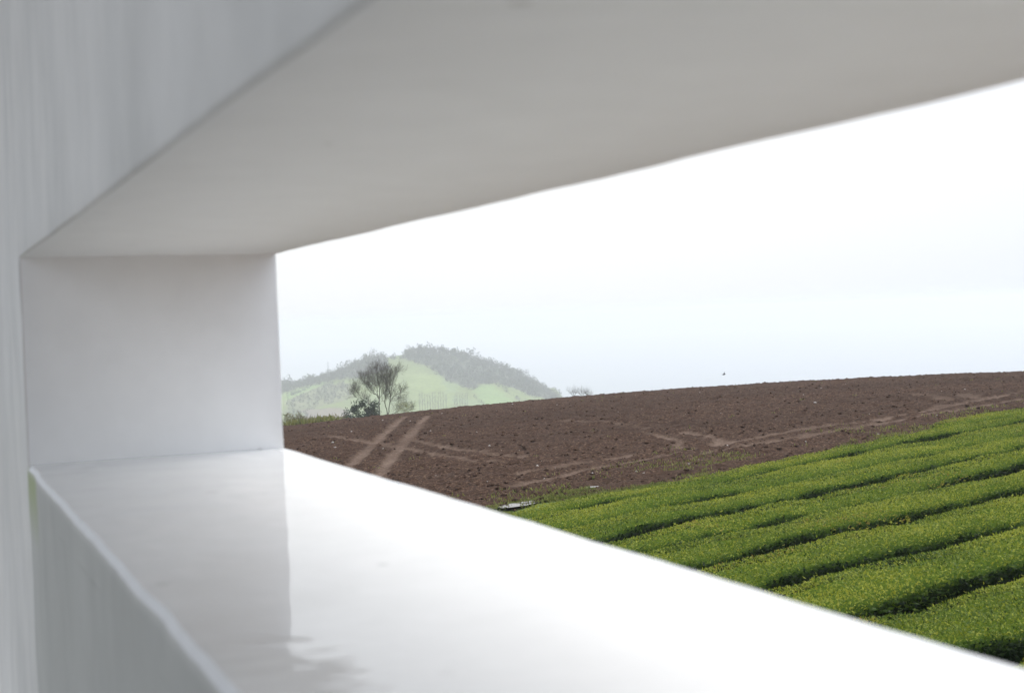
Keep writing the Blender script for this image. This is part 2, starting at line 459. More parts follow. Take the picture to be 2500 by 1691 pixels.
OFF_T = np.sign(_a) * np.abs(np.sin(_a)) ** .30; HGT_T = np.abs(np.cos(_a)) ** .42          # flat clipped top, steep sides
_arc = np.concatenate([[0], np.cumsum(np.hypot(np.diff(OFF_T) * .68, np.diff(HGT_T) * .8))]); PH_T = _arc / _arc[-1] * 2 - 1
def hedge(k, t1, t0, s0=None, s1=None):
    r = np.random.default_rng(100 + k)
    tc_, hw = (t0 + t1) / 2, (t1 - t0) / 2
    if s0 is None:
        s0 = 3.8 + r.uniform(-.4, .4); s1 = 1.75 * t1 + 9
        if k == 0: s0 = 7.8
    def shape(s, ph):
        # ph in -1..1 across the hedge, 0 at the top; returns offset across and height
        wv = hw - (.34 if k < 4 or k == 10 else (.28 if k < 6 else .22)) + .04 * vnoise(s * .9, s * 0 + k * 7.7, 61)
        cen = .05 * vnoise(s * .45, s * 0 + k * 3.1, 62)
        off = np.interp(ph, PH_T, OFF_T); hgt = np.interp(ph, PH_T, HGT_T)
        H = .80 + .038 * vnoise(s * .55, s * 0 + k * 5.3, 63) + .035 * vnoise(s * 1.5, off * 1.4 + k * 3.3, 64) + .02 * vnoise(s * 4.1, off * 3 + k * 1.7, 65)
        if k == 0: H = H - .05 + .07 * vnoise(s * .35, s * 0, 66)
        ends = np.sqrt(np.clip((s - s0) / .7, .02, 1)) * np.sqrt(np.clip((s1 - s) / .7, .02, 1))
        return cen + off * wv * (.6 + .4 * ends), H * hgt * ends
    def xyz(s, ph, lift=0):
        o_, h_ = shape(s, ph)
        t = tc_ + o_
        X = DX * s - DY * t; Y = DY * s + DX * t
        Xc = DX * s - DY * tc_; Yc = DY * s + DX * tc_
        return np.stack([X, Y, ground(X, Y) - .03 + h_ * (1 + lift)], -1)
    root = link('tea_hedge', None, label=f'clipped tea hedge row, {names[k]}', cat='tea hedge', group='tea hedge rows', loc=(0, 0, 0))
    cx_, cy_ = DX * (s0 + s1) / 2 - DY * tc_, DY * (s0 + s1) / 2 + DX * tc_
    root.location = (cx_, cy_, float(ground(cx_, cy_))); base = np.array(root.location)
    # woody body, gap shade painted into its sides
    ss = np.arange(s0, s1 + .01, .2); pp = np.linspace(-.995, .995, 21)
    S, Pm = np.meshgrid(ss, pp, indexing='ij')
    V = xyz(S.ravel(), Pm.ravel() * .97, -.06) ; V[:, 2] -= .02
    me = mesh_np('branches', V - base, grid_faces(len(ss), len(pp)), True)
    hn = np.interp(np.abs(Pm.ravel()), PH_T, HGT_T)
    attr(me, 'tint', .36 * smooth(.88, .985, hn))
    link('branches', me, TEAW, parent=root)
    # leaves
    sv_ = 1.45 * t1 + 1.0                        # leaves are densest where the photo looks
    dens = 4200 if t1 < 9 else (2500 if t1 < 14 else 1500)
    n1 = int(dens * (min(sv_, s1) - s0) * 2.1); n2 = int(dens * .16 * max(0, s1 - sv_) * 2.1)
    s = np.concatenate([r.uniform(s0, min(sv_, s1), n1), r.uniform(min(sv_, s1), s1, n2)])
    # arc-length uniform across the profile
    pt = np.linspace(-.97, .97, 200); o_, h_ = shape(np.full(200, (s0 + s1) / 2), pt)
    arc = np.concatenate([[0], np.cumsum(np.hypot(np.diff(o_), np.diff(h_)))]); 
    ph = np.interp(r.random(len(s)) * arc[-1], arc, pt)
    P = xyz(s, ph, 0)
    e = .02
    dS = xyz(s + e, ph) - P; dP = xyz(s, np.clip(ph + .01, -.99, .99)) - xyz(s, np.clip(ph - .01, -.99, .99))
    nr = unit(np.cross(dS, dP)); nr *= np.where(nr[:, 2:3] < 0, -1, 1)
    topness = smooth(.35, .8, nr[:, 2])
    flatn = r.uniform(.05, .9, (len(s), 1)) * (1 - .25 * topness[:, None])
    A = unit(nr * flatn + r.normal(size=(len(s), 3)) * np.array([.55, .55, .35]) + np.array([0, 0, .05]))
    B = unit(np.cross(A, nr + .38 * r.normal(size=nr.shape)))
    sc = 1.0 if t1 < 9 else (1.2 if t1 < 14 else 1.45)
    L = sc * r.uniform(.018, .031, len(s)) * (1.8 - .8 * topness); Wd = L * r.uniform(.38, .55, len(s))
    P = P - nr * (r.random((len(s), 1)) ** 2 * .05) - A * (L * .3)[:, None]
    shoots = r.random(len(s)) < .012
    P[shoots] += nr[shoots] * .04; L[shoots] *= 1.3
    V, Ft = leaf_faces(P - base, A, B, L, Wd)
    patch = fbm(P[:, 0] * .9, P[:, 1] * .9, 71, 3)
    tint = -.02 + .64 * topness + .16 * patch + r.normal(size=len(s)) * .17  # side leaves older, and painted darker for shade between the rows
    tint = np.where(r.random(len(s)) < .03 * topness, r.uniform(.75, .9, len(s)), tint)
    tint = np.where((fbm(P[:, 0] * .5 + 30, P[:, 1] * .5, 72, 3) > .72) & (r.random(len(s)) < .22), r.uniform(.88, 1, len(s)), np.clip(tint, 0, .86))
    me = mesh_np('leaves', V, Ft)
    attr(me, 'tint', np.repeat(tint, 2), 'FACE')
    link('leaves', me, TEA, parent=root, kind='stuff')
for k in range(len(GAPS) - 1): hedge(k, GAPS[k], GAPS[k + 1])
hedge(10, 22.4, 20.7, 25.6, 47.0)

# ------------------------------------------------------------------ weeds and verge grass
GRASS = leaf_mat('weed_blades', [(0, (.05, .075, .015)), (.5, (.14, .18, .035)), (1, (.26, .25, .07))], .3, .6, .2)
def blades(name, X, Y, n_per, h, spread, seed, tint0, label, kind='stuff', wd=.012, z0=None):
    r = np.random.default_rng(seed)
    X = np.repeat(X, n_per) + r.normal(size=len(X) * n_per) * spread; Y = np.repeat(Y, n_per) + r.normal(size=len(Y) * n_per) * spread
    z = ground(X, Y)
    z = np.maximum(z, field_z(X, Y)) if z0 is None else z
    P = np.stack([X, Y, z - .02], -1)
    A = unit(np.stack([r.normal(size=len(X)) * .45, r.normal(size=len(X)) * .45, np.ones(len(X))], -1))
    B = perp(A, r); L = h * r.uniform(.4, 1.3, len(X)); W = np.maximum(wd, L * .10)
    V, Ft = leaf_faces(P, A, B, L, W, .6)
    me = mesh_np(name, V, Ft); attr(me, 'tint', np.repeat(np.clip(tint0 + r.normal(size=len(X)) * .2, 0, 1), 2), 'FACE')
    return link(name, me, GRASS, kind=kind, label=label)
# weeds: patchy strip along the field edge
r = np.random.default_rng(5)
s = r.uniform(10, 50, 30000); t = 24.6 + .05 * np.maximum(0, s - 26) + np.abs(r.normal(size=30000)) * 1.7
X, Y = DX * s - DY * t, DY * s + DX * t
ok = (fbm(X * .45, Y * .45, 81, 3) + .25 * np.exp(-(t - 24.6) / 1.0) > .27) & (track_amount(X, Y) < .3) & (r.random(30000) < .10)
blades('weeds', X[ok], Y[ok], 6, .10, .10, 6, .85, 'low yellow-green weeds along the ploughed field edge')
s = r.uniform(8, 27, 26000); t = 23.4 + r.random(26000) * 2.5
X, Y = DX * s - DY * t, DY * s + DX * t
ok = (fbm(X * .35 + 7, Y * .35, 82, 2) + (20.5 - s) * .14 - .35 * (t - 24.6) > .1)
for (px, py, pz, pr) in PUD: ok &= (np.abs(DX * (X - px) + DY * (Y - py)) > 1.75 * pr) | (np.abs(-DY * (X - px) + DX * (Y - py) + .35) > .8 * pr + .4)
blades('verge_grass', X[ok], Y[ok], 4, .05, .08, 7, .66, 'short green grass beside the far tea hedge')
s_, e_ = 60, 0
X = r.uniform(-34, 44, 900); Y = r.uniform(30, 95, 900); ok = (across(X, Y) > 23) & (track_amount(X, Y) < .2) & (fbm(X * .2, Y * .2, 83) > .2)
blades('field_weeds', X[ok], Y[ok], 6, .09, .06, 8, .7, 'sparse weeds sprouting across the ploughed soil')

# ------------------------------------------------------------------ far hill
prof = [(300, 1010), (420, 955), (520, 915), (600, 890), (640, 880), (700, 870), (760, 852), (800, 838), (850, 820), (880, 810), (925, 803), (965, 797), (1020, 802), (1080, 818), (1140, 840), (1200, 864), (1250, 897), (1300, 928), (1360, 965), (1420, 1010)]
HY = 1200.0
pr_ = np.array([world(a * 1.0757, b * 1.0757, HY) for a, b in prof])
def hill_z(X, Y):
    ridge = np.interp(X, pr_[:, 0], pr_[:, 2]) + 1.2 * fbm(X / 25, Y / 25, 91)
    base = -76.0
    f = smooth(900, HY + 10, Y) ** .9
    bk = 1 - smooth(HY + 20, HY + 260, Y)
    h = base + np.maximum(0, ridge - base) * f * bk
    # a shoulder of lower ground on the left
    h = h + 9 * np.exp(-((X + 190) / 60) ** 2 - ((Y - 1010) / 70) ** 2) + 1.0 * fbm(X / 40, Y / 40, 92)
    drop = smooth(42, 78, X) * 110
    return h - drop
hx = np.arange(-420, 125, 4.0); hy = np.arange(860, 1480, 4.0)
XX, YY = np.meshgrid(hx, hy, indexing='ij'); XX = XX.ravel(); YY = YY.ravel(); ZZ = hill_z(XX, YY)
P3 = np.stack([XX, YY, ZZ], -1); PX = project(P3)
me = mesh_np('hill', P3, grid_faces(len(hx), len(hy)), True)
POL = lambda pts: [c1(*p) for p in pts]
brown = POL([(180, 575), (440, 565), (520, 600), (520, 720), (150, 720)])
rough = POL([(40, 520), (200, 450), (330, 400), (520, 395), (530, 500), (380, 540), (200, 590), (40, 610)])
rough2 = POL([(1130, 320), (1440, 400), (1460, 560), (1250, 560)])
WOOD_LEFT = [(-150, 470), (40, 400), (200, 375), (300, 340), (370, 275), (480, 235), (580, 190), (700, 178), (760, 215), (770, 290), (600, 350), (420, 360), (300, 385), (150, 420), (40, 455), (-150, 520)]
WOOD_TOP = [(870, 195), (960, 130), (1090, 122), (1200, 148), (1350, 200), (1500, 245), (1700, 318), (1850, 390), (1960, 475), (2040, 525), (1960, 525), (1880, 500), (1780, 470), (1650, 420), (1540, 385), (1450, 395), (1380, 432), (1300, 412), (1200, 370), (1130, 320), (1060, 272), (960, 240), (900, 215)]
cover = np.zeros((len(PX), 4), np.float32); cover[:] = (.145, .185, .052, 1)
nz = fbm(XX / 30, YY / 30, 93)[:, None]
cover[:, :3] *= (1 + .18 * nz)
lt = in_poly(PX, POL([(40, 470), (310, 385), (320, 410), (60, 520)])) | in_poly(PX, POL([(1380, 440), (1480, 385), (1700, 540), (1480, 560)]))
cover[lt, :3] = np.array((.15, .225, .065)) * (1 + .1 * nz[lt])
k = in_poly(PX, rough) ; cover[k, :3] = np.array((.14, .15, .075)) * (1 + .2 * nz[k])
k = in_poly(PX, rough2) & (nz[:, 0] > 0); cover[k, :3] = np.array((.14, .19, .07))
k = in_poly(PX, brown); cover[k, :3] = np.array((.165, .130, .10)) * (1 + .1 * nz[k])
k = in_poly(PX, POL(WOOD_LEFT)) | in_poly(PX, POL(WOOD_TOP)); cover[k, :3] = np.array((.055, .062, .042)) * (1 + .2 * nz[k])   # undergrowth below the woods
attr(me, 'cover', cover, 'POINT', 'FLOAT_COLOR')
m, n, o = mat('hill_pasture')
a = N(n, 'ShaderNodeAttribute', attribute_name='cover'); t = N(n, 'ShaderNodeTexCoord')
z1 = noise(n, t.outputs['Object'], .35, 5)
v = ramp(n, z1.outputs[0], [(.3, (.78, .78, .78)), (.7, (1.15, 1.15, 1.1))])
p = N(n, 'ShaderNodeBsdfPrincipled'); p.inputs['Roughness'].default_value = .9; p.inputs['Specular IOR Level'].default_value = .1
n.links.new(mixc(n, 1.0, a.outputs['Color'], v.outputs[0], 'MULTIPLY'), p.inputs['Base Color']); n.links.new(p.outputs[0], o.inputs[0])
link('hill', me, m, kind='structure', label='hazy green hill with pasture and woods')

WOOD = leaf_mat('woodland_leaves', [(0, (.022, .028, .020)), (.5, (.045, .055, .036)), (1, (.10, .11, .065))], .2, .7, .1)
def crown_leaves(C, Rx, Rz, cnt, size, r, tint0):
    """leaf clumps filling an uneven crown: several lobes, leaves mostly near their skins"""
    nl = max(3, int(cnt / 18)); Ps = []; As = []
    lob = C + r.normal(size=(nl, 3)) * np.array([Rx, Rx, Rz]) * .42
    for L_ in lob:
        q = unit(r.normal(size=(max(4, cnt // nl), 3))); rad = r.uniform(.55, 1.05, (len(q), 1))
        Ps.append(L_ + q * rad * np.array([Rx, Rx, Rz]) * r.uniform(.32, .52)); As.append(unit(q + .6 * r.normal(size=q.shape)))
    P = np.concatenate(Ps); A = np.concatenate(As); B = perp(A, r)
    L = size * r.uniform(.6, 1.5, len(P))
    V, Ft = leaf_faces(P, A, B, L, L * .8)
    return V, Ft, np.clip(tint0 + r.normal(size=len(P)) * .15, 0, 1)
def wood(polys, cnt, hgt, seed, label, tint0=.4, leaves=66):
    r = np.random.default_rng(seed); Vs, Fs, Ts = [], [], []; n0 = 0; got = 0
    while got < cnt:
        X = r.uniform(-320, 118, 3000); Y = r.uniform(910, 1245, 3000); Z = hill_z(X, Y)
        px = project(np.stack([X, Y, Z + hgt * .35], -1)); ok = np.zeros(3000, bool)
        for q in polys: ok |= in_poly(px, q)
        if not ok.any(): break
        for x, y, z in zip(X[ok], Y[ok], Z[ok]):
            if got >= cnt: break
            h = hgt * (r.uniform(.5, 1.15) + .55 * (r.random() < .10)); R = h * r.uniform(.38, .55)
            V, Ft, tn = crown_leaves(np.array([x, y, z + h * .5]), R, h * .5, leaves, h * .11, r, tint0 + r.uniform(-.16, .18))
            Vs.append(V); Fs.append(Ft + n0); Ts.append(tn); n0 += len(V); got += 1
    me = mesh_np('woodland', np.concatenate(Vs), np.concatenate(Fs)); attr(me, 'tint', np.repeat(np.concatenate(Ts), 2), 'FACE')
    link('woodland', me, WOOD, kind='stuff', label=label)
wood([POL(WOOD_LEFT)], 820, 5.4, 201, 'dense grey-green wood on the left shoulder of the hill')
wood([POL(WOOD_TOP)], 1200, 5.4, 202, 'dense wood covering the top and right flank of the hill', .33)
wood([POL([(60, 520), (200, 460), (330, 400), (500, 400), (520, 500), (380, 530), (200, 585), (60, 600)])], 200, 3.4, 203, 'pale brushwood low on the left of the hill', .75)
wood([POL([(745, 212), (905, 196), (905, 212), (750, 226)])], 40, 3.0, 204, 'hedge along the saddle of the hill', .5)
wood([POL([(1330, 425), (1350, 420), (1480, 560), (1450, 560)]), POL([(1530, 395), (1550, 390), (1780, 545), (1740, 548)]), POL([(60, 480), (300, 385), (305, 393), (62, 490)])], 110, 2.6, 205, 'thin hedgerows between the pastures of the hill', .6)
wood([POL([(60, 590), (180, 580), (210, 630), (60, 650)])], 30, 3.2, 206, 'dark bushes at the left foot of the hill', .25)

# ------------------------------------------------------------------ branching trees
BARK = plain_mat('grey_bark', (.11, .098, .08), .9, .3, 9)
TWIG = leaf_mat('bud_leaves', [(0, (.06, .055, .03)), (.5, (.12, .115, .045)), (1, (.30, .29, .05))], .3, .6, .2)
EVER = leaf_mat('evergreen_leaves', [(0, (.012, .020, .012)), (.5, (.030, .045, .026)), (1, (.07, .09, .05))], .15, .5, .3)
def tubes(segs, sides=4):
    segs = np.array(segs); p0, p1, r0, r1 = segs[:, :3], segs[:, 3:6], segs[:, 6], segs[:, 7]
    d = unit(p1 - p0); ref = np.where(np.abs(d[:, 2:3]) > .9, np.array([[1., 0, 0]]), np.array([[0., 0, 1]]))
    a = unit(np.cross(d, ref)); b = np.cross(d, a)
    q = np.arange(sides) / sides * 2 * np.pi
    ring = a[:, None] * np.cos(q)[None, :, None] + b[:, None] * np.sin(q)[None, :, None]
    V = np.concatenate([p0[:, None] + ring * r0[:, None, None], p1[:, None] + ring * r1[:, None, None]], 1)
    i = np.arange(sides); f = np.stack([i, (i + 1) % sides, sides + (i + 1) % sides, sides + i], -1)
    return V.reshape(-1, 3), (f[None] + 2 * sides * np.arange(len(segs))[:, None, None]).reshape(-1, 4)
def branch(segs, tips, p, d, L, r, lvl, R, up=.16, maxl=3):
    k = 4 if lvl < maxl else 3
    for i in range(k):
        d2 = d + R.normal(size=3) * .16 + np.array([0, 0, up]); d2 /= np.linalg.norm(d2)
        q = p + d2 * L / k; r2 = r * .80
        segs.append([*p, *q, r, r2]); p, d, r = q, d2, r2
        if lvl < maxl:
            for _ in range(2 if R.random() < .6 else 1):
                sd = d + unit(R.normal(size=3)) * .95; sd /= np.linalg.norm(sd)
                branch(segs, tips, p, sd, L * R.uniform(.45, .75), max(.0038, r * .60), lvl + 1, R, up, maxl)
        else: tips.append((p, d))
    tips.append((p, d))
def limb_tree(name, limbs, conv, Yd, depth, seed, label, cat, leaf=None, group=None, twig_len=.85, maxl=3, base=None, zbase=None):
    """limbs: list of (points, r0, r1, twig count); points in crop pixels give height and side, depth is spread in y"""
    R = np.random.default_rng(seed); segs, tips = [], []
    for pts, r0, r1, tw in limbs:
        y0, y1 = (0, 0) if tw == 0 else (0, R.uniform(-depth, depth))
        W = []
        for i, p in enumerate(pts):
            f = i / (len(pts) - 1); yy = Yd + y0 + (y1 - y0) * f
            W.append(world(*conv(*p), yy))
        W = np.array(W); n_ = len(W) - 1
        for i in range(n_):
            ra, rb = r0 + (r1 - r0) * i / n_, r0 + (r1 - r0) * (i + 1) / n_
            mid = (W[i] + W[i + 1]) / 2 + R.normal(size=3) * .03
            segs.append([*W[i], *mid, ra, (ra + rb) / 2]); segs.append([*mid, *W[i + 1], (ra + rb) / 2, rb])
        tw = int(tw * 2.0)
        for j in range(tw):
            f = (j + R.random()) / tw; f = .22 + .78 * f; x = f * n_; i = min(int(x), n_ - 1)
            p = W[i] + (W[i + 1] - W[i]) * (x - i); d = unit(W[i + 1] - W[i])
            d = unit(d * .8 + unit(R.normal(size=3) * np.array([1, 1, .5])) * .6 + np.array([0, 0, .25]))
            branch(segs, tips, p, d, twig_len * R.uniform(.6, 1.1) * (1.15 - .4 * f), max(.008, (r0 + (r1 - r0) * f) * .5), 1, R, .13, maxl)
    W0 = np.array(world(*conv(*limbs[0][0][0]), Yd)); gz = float(ground(W0[0], W0[1])) if zbase is None else zbase
    segs.append([W0[0] + .03, W0[1], gz - .1, *W0, limbs[0][1] * 1.35, limbs[0][1]])
    root = link(name, None, loc=(W0[0], W0[1], gz), label=label, cat=cat, group=group); b = np.array(root.location)
    sg = np.array(segs); sg[:, :3] -= b; sg[:, 3:6] -= b
    big = sg[:, 6] > .03
    V, Fq = tubes(sg[big], 7); link('trunk', mesh_np('trunk', V, Fq, True), BARK, parent=root)
    V, Fq = tubes(sg[~big], 3); link('branches', mesh_np('branches', V, Fq), BARK, parent=root, kind='stuff')
    if leaf:
        cnt, tint, size, sel = leaf
        tp = np.array([t[0] for t in tips]) ; px = project(tp)
        pick = R.integers(0, len(tp), cnt)
        P = tp[pick] + R.normal(size=(cnt, 3)) * .05
        A = unit(R.normal(size=(cnt, 3)) + np.array([0, 0, .6])); L = size * R.uniform(.6, 1.4, cnt)
        tn = tint + R.normal(size=cnt) * .15
        if sel is not None:
            (x0, y0, x1, y1), n2 = sel
            a, c = conv(x0, y0), conv(x1, y1); ins = np.where((px[:, 0] > a[0]) & (px[:, 0] < c[0]) & (px[:, 1] > a[1]) & (px[:, 1] < c[1]))[0]
            if len(ins):
                pk = R.choice(ins, n2); P = np.concatenate([P, tp[pk] + R.normal(size=(n2, 3)) * .07])
                A = np.concatenate([A, unit(R.normal(size=(n2, 3)) + np.array([0, 0, .6]))]); L = np.concatenate([L, size * 1.2 * R.uniform(.6, 1.4, n2)]); tn = np.concatenate([tn, .9 + R.normal(size=n2) * .12])
        V, Ft = leaf_faces(P - b, A, perp(A, R), L, L * .5)
        me = mesh_np('leaves', V, Ft); attr(me, 'tint', np.repeat(np.clip(tn, 0, 1), 2), 'FACE'); link('leaves', me, TWIG, parent=root, kind='stuff')
    return root
TY = 122.0
limb_tree('bare_tree', [
    ([(930, 1440), (927, 1200), (925, 1000)], .062, .05, 0),
    ([(925, 1000), (870, 900), (760, 800), (690, 700), (620, 600), (570, 520)], .036, .012, 12),
    ([(925, 1000), (880, 880), (870, 750), (830, 620), (790, 480), (775, 380)], .036, .010, 12),
    ([(930, 1000), (930, 800), (930, 690), (890, 560), (870, 420), (860, 360)], .038, .010, 12),
    ([(930, 690), (980, 560), (1000, 450), (1010, 390)], .022, .008, 8),
    ([(925, 1250), (800, 1180), (690, 1080), (540, 965), (460, 850), (400, 740)], .034, .010, 13),
    ([(870, 900), (800, 880), (700, 800), (640, 700)], .02, .008, 7),
    ([(935, 980), (1000, 890), (1070, 790), (1110, 720)], .02, .008, 5),
    ([(540, 965), (470, 960), (400, 940), (340, 850)], .016, .006, 6),
    ([(930, 690), (840, 690), (760, 640), (700, 520)], .018, .007, 7)],
    c2, TY, 1.0, 301, 'tall grey bare tree behind the field crest, left of its forked neighbour', 'tree', leaf=(1500, .3, .04, None), group='bare trees on the field crest')
limb_tree('bare_tree', [
    ([(1100, 1430), (1100, 1340), (1097, 1290)], .055, .05, 0),
    ([(1097, 1290), (1060, 1150), (1040, 1050), (1060, 950), (1085, 800), (1050, 650), (1030, 530)], .042, .010, 12),
    ([(1103, 1320), (1130, 1200), (1160, 1000), (1160, 890), (1100, 780), (1070, 650), (1090, 470)], .042, .010, 12),
    ([(1165, 950), (1180, 780), (1220, 600), (1280, 470), (1300, 430)], .026, .008, 11),
    ([(1160, 900), (1150, 700), (1150, 550), (1165, 430)], .022, .008, 9),
    ([(1170, 1000), (1250, 920), (1340, 880), (1400, 840)], .018, .006, 5),
    ([(1110, 1370), (1220, 1310), (1330, 1260), (1480, 1240), (1580, 1225)], .024, .008, 10),
    ([(1160, 1110), (1240, 1020), (1330, 1050), (1400, 1120)], .016, .006, 7),
    ([(1085, 800), (1010, 720), (1000, 600)], .016, .006, 5)],
    c2, TY + 1.5, 1.0, 302, 'forked bare tree with yellow buds on a low right branch, on the field crest', 'tree', leaf=(1600, .42, .045, ((1270, 1080, 1640, 1270), 900)), group='bare trees on the field crest')

def shrub(name, blobs_, conv, Yd, seed, label, cnt, size, tint0, group=None):
    R = np.random.default_rng(seed); Vs, Fs, Ts, segs = [], [], [], []; n0 = 0
    cxp = np.mean([b[0] for b in blobs_]); g = np.array(world(*conv(cxp, 1420), Yd)); gz = float(ground(g[0], g[1]))
    b0 = np.array([g[0], g[1], gz]); root = link(name, None, loc=b0, label=label, cat='shrub', group=group)
    for (x, y, rad) in blobs_:
        c = np.array(world(*conv(x, y), Yd + R.uniform(-.7, .7))); rr = rad / 8.735 / FPX * Yd
        V, Ft, tn = crown_leaves(c - b0, rr, rr, cnt, size, R, tint0)
        Vs.append(V); Fs.append(Ft + n0); Ts.append(tn); n0 += len(V)
        st = np.array([R.uniform(-.3, .3), R.uniform(-.2, .2), -.1]); md = (st + c - b0) / 2 + np.array([0, 0, .25])
        segs += [[*st, *md, .045, .03], [*md, *(c - b0), .03, .012]]
    me = mesh_np('crown', np.concatenate(Vs), np.concatenate(Fs)); attr(me, 'tint', np.repeat(np.concatenate(Ts), 2), 'FACE')
    link('crown', me, EVER, parent=root)
    V, Fq = tubes(segs, 5); link('trunk', mesh_np('trunk', V, Fq, True), BARK, parent=root)
shrub('evergreen_shrub', [(560, 1110, 100), (430, 1190, 105), (380, 1240, 80), (690, 1180, 120), (820, 1150, 110), (760, 1290, 120), (850, 1330, 110), (650, 1350, 100)], c2, TY - 1, 311, 'tall dark evergreen shrub at the foot of the bare tree', 420, .10, .45)
shrub('evergreen_shrub', [(240, 1370, 105), (180, 1420, 80), (330, 1420, 100), (480, 1390, 105), (580, 1430, 90)], c2, TY - 2, 312, 'low rounded dark shrub left of the tall evergreen shrub', 420, .10, .45)

# two faint bare trees over the crest, right of the hill
for i, (x, wd, hh) in enumerate(((2090, 36, 50), (2150, 30, 44), (2195, 20, 30))):
    limb_tree('bare_tree', [
        ([(x, 515), (x + 2, 495), (x, 490)], .05, .045, 0),
        ([(x, 492), (x - wd * .4, 490 - hh * .45), (x - wd * .8, 495 - hh * .7)], .03, .012, 4),
        ([(x, 492), (x + 2, 490 - hh * .5), (x - 2, 505 - hh)], .03, .012, 5),
        ([(x, 492), (x + wd * .4, 490 - hh * .4), (x + wd * .8, 495 - hh * .7)], .03, .012, 4)],
        c1, 160.0, .8, 330 + i, ['small bare tree just over the crest, nearest the hill', 'small bare tree just over the crest, in the middle of three', 'smallest bare tree just over the crest, farthest right'][i], 'tree', group='small bare trees over the crest', twig_len=.8, maxl=2)

# poplars in a line at the hill's foot
ORD = ['first', 'second', 'third', 'fourth', 'fifth', 'sixth', 'seventh', 'eighth', 'ninth', 'tenth', 'eleventh', 'twelfth', 'thirteenth', 'fourteenth', 'fifteenth']
pop = [1003, 1022, 1040, 1058, 1078, 1096, 1112, 1135, 1152, 1172, 1190, 1252, 1268, 1288, 1306, 1326, 1342]
for i, x in enumerate(pop):
    R = np.random.default_rng(400 + i); px, py = c1(x, 572); Yp = 985 + R.uniform(-6, 6)
    b = np.array(world(px, py, Yp)); b[2] = float(hill_z(b[0], b[1]))
    top = world(*c1(x, 450 + R.uniform(-12, 25)), Yp)[2]; H = max(8, top - b[2]); segs = [[0, 0, -.3, 0, 0, H * .5, .22, .14], [0, 0, H * .5, R.uniform(-.3, .3), 0, H, .14, .03]]
    tips = []
    for j in range(16):
        z = H * R.uniform(.22, .92); d = unit(np.array([R.normal() * .5, R.normal() * .5, 1.1])); branch(segs, tips, np.array([0, 0, z]), d, H * .18, .05, 2, R, .1, 3)
    sg = np.array(segs); big = sg[:, 6] > .1
    root = link('poplar_tree', None, loc=b, label=f'slender leafless poplar, {ORD[i] if i < 11 else ORD[i - 11]} from the left in the {"longer" if i < 11 else "shorter"} row at the hill foot', cat='tree', group='poplars at the foot of the hill')
    V, Fq = tubes(sg[big], 5); link('trunk', mesh_np('trunk', V, Fq), BARK, parent=root)
    V, Fq = tubes(sg[~big], 3); link('branches', mesh_np('branches', V, Fq), BARK, parent=root, kind='stuff')

# single trees that stand out against the sky on the hill
def hill_tree(cx_, cyt, wpx, hpx, seed, label, narrow=1.0):
    R = np.random.default_rng(seed); px, py = c1(cx_, cyt + hpx); p = np.array(world(px, py, HY - 5)); p[2] = min(p[2], float(hill_z(p[0], p[1])))
    top = world(*c1(cx_, cyt), HY - 5)[2]; H = top - p[2]; rw = wpx / 2.905 / FPX * HY / 2
    root = link('hill_tree', None, loc=p, label=label, cat='tree')
    V, Ft, tn = crown_leaves(np.array([0, 0, H * .62]), rw * 1.1, H * .42, 220, .55, R, .35)
    me = mesh_np('crown', V, Ft); attr(me, 'tint', np.repeat(tn, 2), 'FACE'); link('crown', me, WOOD, parent=root)
    V, Fq = tubes([[0, 0, -.5, .1, 0, H * .3, .3, .24], [.1, 0, H * .3, 0, 0, H * .7, .24, .1]], 6); link('trunk', mesh_np('trunk', V, Fq), BARK, parent=root)
hill_tree(680, 140, 62, 70, 501, 'tall dark tree standing out on the left skyline of the hill')
hill_tree(212, 325, 36, 46, 502, 'small spiky tree alone on the low left ridge of the hill')
hill_tree(625, 172, 60, 55, 503, 'round tree on the hill skyline left of the tallest one')
hill_tree(1490, 220, 70, 50, 504, 'broad tree on the right skyline of the hill, upper one')
hill_tree(1725, 298, 60, 50, 505, 'broad tree on the right skyline of the hill, middle one')
hill_tree(1815, 362, 44, 44, 506, 'small tree on the right skyline of the hill, lowest one')
hill_tree(1022, 334, 18, 16, 507, 'lone small bush in the middle of the pasture')
hill_tree(1290, 172, 50, 40, 508, 'rounded tree on the skyline right of the hill top')

# lattice mast on the left flank of the hill
STEEL = plain_mat('grey_steel', (.30, .31, .33), .5, .1, 5)
px, py = c1(352, 300); b = np.array(world(px, py, HY - 30)); b[2] = float(hill_z(b[0], b[1])); tz = world(*c1(348, 238), HY - 30)[2]; H = tz - b[2]
root = link('power_pylon', None, loc=b, label='faint thin lattice pylon on the left flank of the hill', cat='pylon')
sg = []
for sx, sy in ((-1, -1), (1, -1), (1, 1), (-1, 1)): sg.append([sx * .9, sy * .9, 0, sx * .15, sy * .15, H, .06, .04])
link('mast', mesh_np('mast', *tubes(sg, 4)), STEEL, parent=root)
sg = []
for j in range(6):
    z0, z1 = H * j / 6, H * (j + 1) / 6; w0, w1 = .9 - .75 * j / 6, .9 - .75 * (j + 1) / 6
    for sy in (-1, 1): sg += [[-w0, sy * w0, z0, w1, sy * w1, z1, .03, .03], [w0, sy * w0, z0, -w1, sy * w1, z1, .03, .03]]
link('bracing', mesh_np('bracing', *tubes(sg, 3)), STEEL, parent=root)
for zz in (.72, .86): link('crossarm', mesh_np('crossarm', *tubes([[-1.8, 0, H * zz, 1.8, 0, H * zz, .05, .05]], 4)), STEEL, parent=root)

